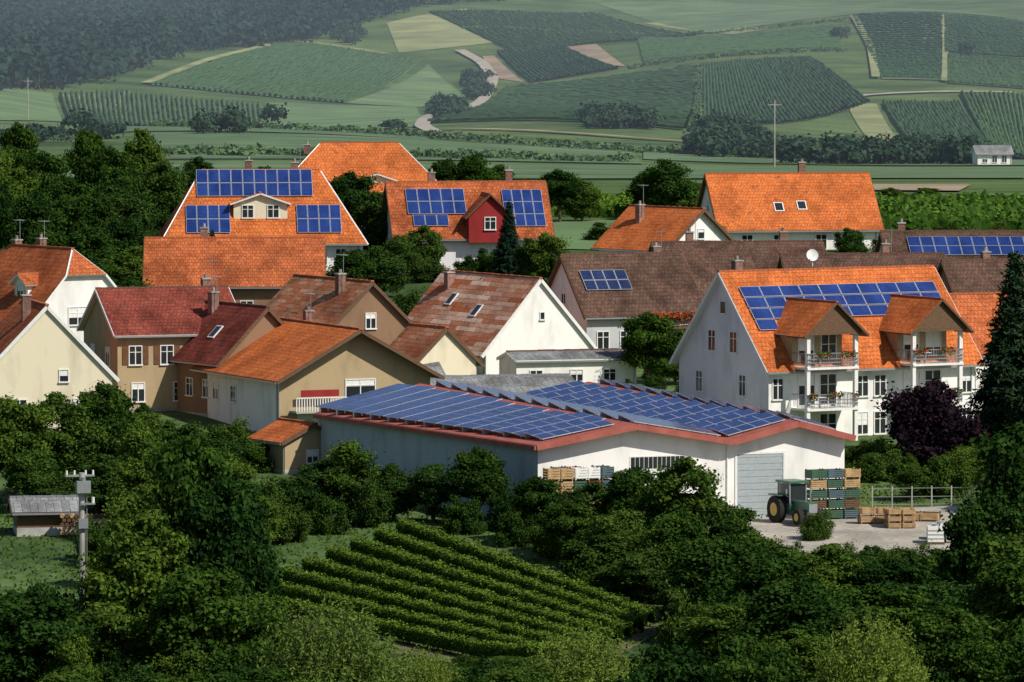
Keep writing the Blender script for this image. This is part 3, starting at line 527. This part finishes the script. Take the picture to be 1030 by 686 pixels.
for a,b,c,d in((E0f,R1f,R1b,E0b),(R1f,Vf,Vb,R1b),(Vf,R2f,R2b,Vb),(R2f,E2f,E2b,R2b)):
    r_.slab([a,b,c,d],.14,0,ac,rd,0)
    dn=(b-a); ln=dn.length; dn.normalize(); nn=dn.cross(rd).normalized(); nn=nn if nn.z>0 else -nn
    r_.ob(a-rd*.05,dn,rd,nn,0,ln,0,.045,-.22,.17,1)
dn=(E0b-E0f); ln=dn.length; dn.normalize(); r_.ob(E0f-ac*.1,dn,ac,UP,0,ln,-.06,.06,-.18,.1,1)
r_.obj('roof',[M['barnroof'],M['barnroof']],be)
pb=MB()
for (a,b,c,d,nm_,s0) in((E0f,R1f,R1b,E0b,6,.14),(R1f,Vf,Vb,R1b,6,.04),(Vf,R2f,R2b,Vb,4,.05),(R2f,E2f,E2b,R2b,3,.03)):
    nr_=12
    for i in range(nr_):
        f=.035+(i)/nr_*.93; p0=a.lerp(d,f); p1=b.lerp(c,f); dn=(p1-p0).normalized()
        ry=(rd+UP*.10).normalized(); n=dn.cross(ry).normalized(); ry=n.cross(dn).normalized()
        o=p0+dn*((p1-p0).length*s0)+n*.22
        span=(p1-p0).length*(1-s0)-.25; cnt=max(1,int(span/1.02))
        for j in range(cnt):
            for k_ in range(2): module(pb,o,dn,ry,n,j*1.02,k_*1.54,1.02,1.52)
        pb.ob(o,dn,ry,n,0,cnt*1.02,.4,.46,-.1,-.002,1); pb.ob(o,dn,ry,n,0,cnt*1.02,2.6,2.66,-.35,-.002,1)
pb.obj('solar_panels',[M['pv'],M['pvframe']],be)
wd_=MB()
O=at(inw(E0f),0); A2=(at(inw(E2f),0)-O).normalized(); OUT=V((A2.y,-A2.x,0))
for i in range(20): wd_.ob(O,A2,OUT,UP,14.0,17.2,.02,.05+.02*(i%2),i*.205,i*.205+.2,3)
wd_.ob(O,A2,OUT,UP,13.85,14.0,0,.1,0,4.25,1); wd_.ob(O,A2,OUT,UP,17.2,17.35,0,.1,0,4.25,1); wd_.ob(O,A2,OUT,UP,14.0,17.2,0,.1,4.1,4.25,1)
wd_.ob(O,A2,OUT,UP,6.6,10.4,0,.06,3.3,4.2,1)
for i in range(12): wd_.ob(O,A2,OUT,UP,6.7+i*.305,6.7+i*.305+.26,.06,.08,3.38,4.12,2)
wd_.ob(O,A2,OUT,UP,1.0,4.2,.02,.08,0,3.2,3); wd_.ob(O,A2,OUT,UP,11.4,12.3,.02,.06,0,2.1,3)
wd_.cyl(O+A2*13.3+OUT*.1,O+A2*13.3+OUT*.1+UP*4.9,.06,k=8,mat=1)
wd_.obj('roller_door_and_vents',[M['metal'],M['frame'],M['glass'],M['door']],be)
# ------------------------------------------------------------ yard things
sheet('gravel_yard',[(9,359),(31,361),(31,386),(9,378)],M['gravel'],.05,12)
sheet('access_road',[(31,361),(60,361),(60,366),(31,366)],M['asphalt'],.06,6)
def crate(mb,o,ax,ay,sx,sy,sz,mat):
    o=V(o);ax=V(ax);ay=V(ay); t=.03
    for a in(0,sx-.08):
        for b_ in(0,sy-.08): mb.ob(o,ax,ay,UP,a,a+.08,b_,b_+.08,0,sz,mat)
    ns=4
    for i in range(ns):
        z0=.1+i*(sz-.12)/ns; z1=z0+(sz-.12)/ns*.78
        mb.ob(o,ax,ay,UP,0,sx,-t,-.002,z0,z1,mat); mb.ob(o,ax,ay,UP,0,sx,sy+.002,sy+t,z0,z1,mat); mb.ob(o,ax,ay,UP,-t,-.002,0,sy,z0,z1,mat); mb.ob(o,ax,ay,UP,sx+.002,sx+t,0,sy,z0,z1,mat)
    mb.ob(o,ax,ay,UP,0.01,sx-.01,.01,sy-.01,.06,.12,mat)
def stack(name,o,ax,nx,ny,nz,s,mats,missing=0):
    mb=MB(); ax=V(ax).normalized(); ay=V((-ax.y,ax.x,0)); o=V(o)
    for i in range(nx):
        for j in range(ny):
            top=nz-(1 if random.random()<missing else 0)
            for k_ in range(top): crate(mb,o+ax*(i*(s[0]+.12)+random.uniform(-.05,.05))+ay*(j*(s[1]+.12)+random.uniform(-.05,.05))+UP*(k_*(s[2]+.02)+.01),ax,ay,s[0],s[1],s[2],random.randrange(len(mats)))
    mb.obj(name,[M[m_] for m_ in mats])
def gz_(x,y): return float(G(x,y))+.05
stack('harvest_crate_stack',(19.0,377.2,.05),A2,3,1,5,(1.05,1.0,.62),['crateblue','crateblue','crategreen','wood','crate'],.3)
stack('harvest_crate_stack',(2.2,370.8,-.15),A2,5,2,5,(.8,.8,.78),['crategreen','cratered','crateblue','crate','frame'],.4)
stack('wooden_crate_stack',(22.0,374.5,.05),(1,.2,0),2,1,2,(.9,.8,.5),['crate']); stack('wooden_crate_stack',(23.6,372.5,gz_(24,372)),(1,.1,0),2,2,3,(.8,.8,.4),['crate'],.4)
stack('wooden_crate_stack',(24.6,376.5,.05),(1,-.2,0),2,2,1,(1.1,.9,.5),['crate','wood'])
mb=MB()
for dx,dy in((0,0),(1.2,.5),(.4,1.5)):
    mb.box(dx,dx+1,dy,dy+1,.15,1.1,0); mb.cyl((dx+.5,dy+.5,1.1),(dx+.5,dy+.5,1.22),.2,k=12,mat=1); mb.box(dx-.04,dx+1.04,dy-.04,dy+1.04,0,.14,2)
    for zz in(.35,.6,.85): mb.box(dx-.03,dx+1.03,dy-.03,dy+1.03,zz,zz+.03,1)
o_=mb.obj('white_liquid_tanks',[M['frame'],M['metal'],M['wood']]); o_.location=(25.6,366,gz_(26,366))
t=MB(); t.box(-.35,.35,-2.1,-.3,.85,1.45,0); t.ob((0,0,0),(1,0,0),(0,1,0),(0,0,1),-.3,.3,-2.16,-2.1,.8,1.35,3); t.box(-.3,.3,-1.9,1.2,.5,.86,3)
for sx in(-.62,.55):
    for sy in(-.3,1.15): t.box(sx,sx+.07,sy,sy+.07,1.0,2.55,3)
t.box(-.7,.7,-.45,1.35,2.55,2.68,0); t.box(-.6,.6,-.25,1.15,1.25,2.5,2); t.box(-.62,.62,-.3,1.22,.8,1.24,0)
for s in(-1,1):
    t.cyl((s*.62,.9,.85),(s*1.08,.9,.85),.85,k=28,mat=1); t.cyl((s*1.08,.9,.85),(s*1.1,.9,.85),.42,k=18,mat=4)
    t.cyl((s*.55,-1.5,.5),(s*.85,-1.5,.5),.5,k=24,mat=1); t.cyl((s*.85,-1.5,.5),(s*.87,-1.5,.5),.25,k=16,mat=4)
    t.box(min(s*.6,s*1.1),max(s*.6,s*1.1),.2,1.6,1.72,1.8,0); t.box(s*.9-.03,s*.9+.03,-.4,-.34,1.9,2.2,3)
t.cyl((.25,-1.4,1.45),(.25,-1.4,2.4),.05,k=8,mat=3); t.cyl((-.7,-.2,1.7),(-.95,-.3,1.9),.02,k=6,mat=3)
o_=t.obj('farm_tractor',[M['tractor'],M['rubber'],M['glass'],M['metal'],M['yellow']]); o_.location=(17.9,375.2,.05); o_.rotation_euler=(0,0,math.radians(28))
t=MB(); t.cyl((0,0,-4),(0,0,9.2),.2,.15,k=12,mat=0); t.box(-.85,.65,-.06,.06,9.0,9.1,1); t.box(-.35,.35,-.5,-.16,8.2,8.8,1); t.cyl((0,-.33,8.8),(0,-.33,8.98),.12,k=10,mat=1)
for x_ in(-.78,-.38,.2,.58): t.cyl((x_,0,9.1),(x_,0,9.32),.05,k=8,mat=2)
t.box(-.16,.6,-.4,-.24,7.6,7.68,1); t.cyl((.5,-.32,7.68),(.5,-.32,7.98),.08,k=8,mat=2); t.box(-.24,.24,-.36,-.2,6.4,6.9,1)
t.cyl((.2,-.22,1),(.2,-.22,8),.025,k=6,mat=1)
o_=t.obj('utility_pole',[M['concrete'],M['metal'],M['frame']]); o_.location=(-21.7,300,0); o_.rotation_euler=(0,0,.3)
house('wood_shelter',-29.2,371,-.1,10,3.6,2.6,1.4,2.0,'grayroof','wood',ridge='metal',trim='wood',oh=.4)
mb=MB()
for i in range(9):
    for j in range(5): mb.cyl((-2+i*.3+(j%2)*.13,-2.3,.15+j*.26),(-2+i*.3+(j%2)*.13,-1.75,.15+j*.26),.13,k=8,mat=random.randrange(2))
mb.obj('firewood_stack',[M['crate'],M['wood']]).location=(-25.9,371,-.15)
mb=MB()
for i in range(13): mb.box(i*1.3-.04,i*1.3+.04,-.04,.04,0,1.5,0)
for zz in(.3,.8,1.35): mb.box(-.04,15.64,-.015,.015,zz,zz+.04,1)
o_=mb.obj('yard_fence',[M['concrete'],M['metal']]); o_.location=(23.3,384.5,.1); o_.rotation_euler=(0,0,.12)
def dish(x,y,z):
    n=10; kk=20; Vv=[];F=[]
    for i in range(n):
        r=.5*i/(n-1); 
        for j in range(kk): a=j*6.283/kk; Vv.append((r*math.cos(a),r*r*.5,r*math.sin(a)))
    for i in range(n-1):
        for j in range(kk): F.append([i*kk+j,i*kk+(j+1)%kk,(i+1)*kk+(j+1)%kk,(i+1)*kk+j])
    tb=[tube((0,0,0),(0,.1,-.9),.03,.03,6),tube((0,0,-.4),(0,-.5,-.1),.015,.015,5),tube((0,-.55,-.1),(0,-.45,-.05),.05,.05,6)]
    V2,F2=merge([(np.array(Vv)*[1,-1,1],np.array(F))]+tb); o=link(bpy.data.objects.new('satellite_dish',build('satellite_dish',V2,F2,mats=[M['frame']]))); o.location=(x,y,z); o.rotation_euler=(-.3,0,.2)
dish(24.6,488.5,12.1)
t=MB(); t.cyl((0,0,-1),(0,0,13),.18,.12,k=8); t.box(-1.3,1.3,-.08,.08,12,12.15); o_=t.obj('power_line_pole',[M['concrete']]); o_.location=(44*1.15,1150,float(G(50,1150)))
t=MB(); t.cyl((0,0,-1),(0,0,12),.2,.12,k=8); t.box(-1.3,1.3,-.08,.08,11,11.15); o_=t.obj('power_line_pole',[M['concrete']]); o_.location=(-.0811*1700,1700,float(G(-138,1700)))
# ------------------------------------------------------------ near vegetation
VQ=[(-17.0,342),(2.6,318.5),(8.2,337),(-6.2,371.5)]
def inquad(x,y,m=1.2):
    for i in range(4):
        ax_,ay_=VQ[i]; bx_,by_=VQ[(i+1)%4]; ex,ey=bx_-ax_,by_-ay_; l=math.hypot(ex,ey)
        if ((x-ax_)*(-ey)+(y-ay_)*ex)/l<-m: return False
    return True
sheet('vineyard_soil',[(-17.6,341.5),(2.4,316.5),(9.2,337),(-6,373)],M['soil'],.04,24)
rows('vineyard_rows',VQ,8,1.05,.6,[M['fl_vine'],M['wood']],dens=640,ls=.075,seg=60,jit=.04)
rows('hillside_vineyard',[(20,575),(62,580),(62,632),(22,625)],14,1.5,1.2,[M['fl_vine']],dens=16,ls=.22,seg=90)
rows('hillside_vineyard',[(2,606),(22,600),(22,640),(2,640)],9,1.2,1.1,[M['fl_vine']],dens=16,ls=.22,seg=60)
sheet('grass_meadow',[(4,552),(14,548),(16,596),(3,600)],M['f_meadow'],.1,8)
FT=[('b',-16.2,300,11.6,3.6),('a',-13.6,296,9.8,3),('d',-17.8,287,8.6,3),('h',-22.3,288,5.6,3),('a',-22.7,275,6,3.4),('c',-18.9,280,5,3),('a',-14.4,276,7.2,3.2),('d',-19.3,296,7.4,2.2),('c',-12,283,5.2,2.6),
('c',-32.4,386,7.5,3),('d',-29.6,388,7.2,3),('a',-26.4,390,7.8,2.8),('c',-24.2,385,5.6,2.4),('d',-21.6,386,5.4,2.4),('a',-19,386,4.6,2.4),('c',-30.9,382,4.4,2.4),('d',-26.5,382,4.0,2.2),('c',-28.4,379,3.2,2.2),('i',-24,379,2.8,2),
('d',-21.5,366,5.6,2.6),('a',-19.4,360,5.4,2.6),('b',-18.8,347,5.6,2.4),('a',-18.6,326,6.5,2.8),('c',-21,348,5.0,2.4),('c',-16.4,310,3.6,2.4),('d',-18.5,378,4.8,2.4),('c',-22.5,356,3.4,2),('i',-25,360,1.6,1.8),
('i',-15.7,373,3.3,2),('h',-13.6,374,3.4,2),('d',-12.2,376,4.2,2),('c',-10.3,376,5.6,2.3),('i',-8.9,374,3.2,1.8),('d',-7.5,377,3.8,1.9),('c',-5,376,4.0,2.1),('a',-2.2,374,5.2,2.4),('h',-.3,372,2.9,1.6),
('c',-17,368,3.6,2),('i',-14,367,2.4,1.8),('h',-11.4,371,2.6,1.8),('d',-15.8,362,3,1.9),
('a',1.8,367,3.9,2.1),('d',4.5,362,3.9,2.3),('a',7.5,362,4.9,2.6),('d',10.1,357,5.8,2.8),('c',6.4,352,3.2,2.3),('a',3.4,358,3.2,2.1),('c',12.8,352,3.6,2.4),('a',11.6,331,3.6,3),('d',14.5,342,2.6,2.4),('h',11.4,312,2.4,2.4),('a',9.6,346,3.6,2.4),
('h',0,366,2.2,1.6),('i',2.4,361,2,1.6),('h',5,356,2.2,1.8),('i',8.4,350,2.4,1.8),('h',-3,371,2.4,1.6),
('a',13.6,316,4.0,3.2),('d',16.8,326,3.4,2.8),('c',18.7,337,2.2,2.4),('a',20.5,321,3.2,3),('d',10.8,296,3.2,2.8),('a',14,291,5.0,3.4),('a',18,296,4.2,3.2),('i',18.9,368,1.6,1.2),('c',22.2,303,3.8,2.8),
('a',24.9,312,7.4,3),('b',27.2,322,10.6,3.8),('c',25.2,291,7.4,3.2),('a',24.2,334,2.4,2.4),('d',29.6,340,5,3),('c',26,388,2.6,1.8),('i',28.5,390,3.2,2),('d',32.5,382,5,2.6),
('w',-8.1,270,5.9,4.4),('w',3.2,271,4.6,3.3),('w',16.4,269,5.4,3.2),('w',-4.2,273,3.4,2.4),('h',-1.4,276,2.8,2),('h',-12.2,273,4.2,2.6),('h',7.6,276,3.6,2.6),('h',11.4,272,4.2,3),('a',20.6,276,5.2,2.8),
('p',28.2,403,6.6,3.3),('s',34.2,408,14.5,3.6),('s',36.2,402,11,3.2),('a',10.2,447,6.4,2.3),('d',12.4,452,4.4,2.0),('i',14,440,3.4,2),('h',16,430,3.6,2),('h',22,404,1.8,2),('i',25,408,1.8,2),('h',31,411,2.2,2),('i',33.5,414,2.6,2),
('i',24.5,398,2.2,2),('h',21.5,396,2,1.8),('c',31,396,3,2.2),('i',-19.5,408,3,2.2),('h',-22.5,406,3.4,2.4),('c',-25.5,410,3.4,2.4),('h',-18,402,2.6,2),('d',-28.6,408,4,2.4),
('s',-.4,514,7.4,1.7),('s',-24.8,499,6.6,1.3),('s',-25.9,500,5.6,1.2),
('a',-14.5,545,8.,3),('d',-12,535,6.6,2.6),('c',-16.5,530,5.5,2.4),('a',-13.5,503,4.6,2.4),('d',-11.2,505,4.6,2.4),('c',-9.4,512,5,2.2),('d',-8,518,5,2),('h',-10.5,484,3,2.2),('i',-8.4,488,3,2.2),('c',-7,480,3.4,2.2),
('a',-4,600,7,2.8),('a',-6.6,602,6.4,2.6),('d',-1.6,604,5.6,2.4),('a',4.8,595,5.6,2.6),('d',7,597,4.6,2.2),('d',15.6,600,6.4,2.8),('b',14,605,5.4,2.4),('a',20,560,5.6,2.8),('d',18,565,4.6,2.4),('h',9.5,565,2,3),
('c',3.2,505,6,2),('d',1.4,508,5,1.8),('h',-3.4,516,2.8,2),('i',-7.5,517,2.6,2),('c',32,515,4.4,2.4),('d',35,525,4.4,2.4),('h',30,505,4,2)]
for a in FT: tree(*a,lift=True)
for px_,Y_,h in [(-44,560,9),(-41,575,10.5),(-38,570,9),(-48,580,11),(-36,585,10),(-45,540,8.5),(-40,535,8),(-36,545,8.2),(-33,560,8),(-30,575,7.8),(-37,520,8),(-41,515,8.5),(-34,525,8),(-45,520,9),(-39,500,7),(-36,503,6.6),(-33,508,7),(-32,495,5.8),(-34,488,5.8),(-30,482,5),(-29,540,6),(-27,560,6.5),(-24,580,6.6),(-20,590,6),(-50,560,10),(-46,500,8),(-43,488,7),(-51,530,9),(-31.5,470,6),(-33.5,475,6)]:
    tree(random.choice('aabad'),px_,Y_,h,random.uniform(2.3,3.4))
for i in range(26):
    tree(random.choice('dch'),random.uniform(-60,66),random.uniform(640,720),random.uniform(1.0,2.4),random.uniform(1.2,2.2))
cnt=0
while cnt<160:
    x_=random.uniform(-45,48); y_=random.uniform(392,560)
    if abs(x_)>y_*.095: continue
    if any((x_-a)**2+(y_-b_)**2<(r+.9)**2 for a,b_,r in HS): continue
    if 0<x_+ (y_-373)*.33<24 and y_<422: continue
    tree(random.choice('hhidca'),x_,y_,random.uniform(1.4,3.0)); cnt+=1
cnt=0
while cnt<180:
    y_=random.uniform(262,352); x_=random.uniform(-.095*y_,.095*y_)
    if inquad(x_,y_,2.0): continue
    if y_>349 and x_<-24: continue
    if y_>340 and x_>16: continue
    if x_<-19 and 322<y_: lim=random.uniform(1.2,2.4)
    elif (-12<x_<9 and y_<343): lim=33-666*y_/6000.-float(G(x_,y_))
    else: lim=random.uniform(3,5)
    h=min(random.uniform(2.2,5),max(lim,.9)); tree(random.choice('hhicad'),x_,y_,h,random.uniform(1.6,2.8)*(1 if h>1.6 else .7)); cnt+=1
for i in range(26): tree(random.choice('hi'),random.uniform(10,33),random.uniform(350,357),random.uniform(1.4,2.2),random.uniform(1,1.8))
k=40000; gx_=RNG.uniform(-36,34,k); gy_=RNG.uniform(280,395,k); ok=~((gx_>9)&(gx_<31)&(gy_>358)&(gy_<386)); gx_=gx_[ok]; gy_=gy_[ok]; k=len(gx_)
vl,fl=quads(np.stack([gx_,gy_,G(gx_,gy_)+.08],1),np.stack([RNG.normal(size=k),RNG.normal(size=k)-1,.5*RNG.normal(size=k)],1),np.full(k,.12),.5)
link(bpy.data.objects.new('meadow_grass',build('meadow_grass',vl,fl,shade=RNG.random(k)*.6,mats=[M['fl_vine']])))
# ------------------------------------------------------------ summer haze lying over the valley and the hills
hz=MB(); hz.box(-1600,1600,800,4400,-60,260)
hm=bpy.data.materials.new('valley_haze'); hm.use_nodes=True; N=hm.node_tree.nodes; L=hm.node_tree.links; N.clear()
ho=N.new('ShaderNodeOutputMaterial'); vs=N.new('ShaderNodeVolumeScatter'); vs.inputs['Color'].default_value=(.62,.80,1,1); vs.inputs['Density'].default_value=.00013; vs.inputs['Anisotropy'].default_value=0
L.new(vs.outputs[0],ho.inputs['Volume']); hz.obj('valley_haze',[hm])
# ------------------------------------------------------------ light and camera
wd=bpy.data.worlds.new('World'); scene.world=wd; wd.use_nodes=True; nt=wd.node_tree
st=nt.nodes.new('ShaderNodeTexSky'); st.sky_type='NISHITA'; st.sun_disc=False; st.sun_elevation=math.radians(44); st.sun_rotation=math.radians(126)
nt.links.new(st.outputs[0],nt.nodes['Background'].inputs[0]); nt.nodes['Background'].inputs[1].default_value=.08
ld=bpy.data.lights.new('sun','SUN'); ld.energy=5; ld.angle=math.radians(.5); ld.color=(1,.94,.83); lo=link(bpy.data.objects.new('sun',ld))
az=math.radians(126); el=math.radians(44); sd=V((math.sin(az)*math.cos(el),math.cos(az)*math.cos(el),math.sin(el))); lo.rotation_euler=(-sd).to_track_quat('-Z','Y').to_euler(); lo.location=(100,-100,200)
cd=bpy.data.cameras.new('camera'); cd.sensor_width=36; cd.lens=6000/1030*36; cd.clip_start=1; cd.clip_end=14000; co=link(bpy.data.objects.new('camera',cd))
co.location=(0,0,33); co.rotation_euler=(math.radians(90)-math.atan(343/6000),0,0); scene.camera=co
scene.view_settings.view_transform='Standard'; scene.view_settings.look='None'; scene.view_settings.exposure=0
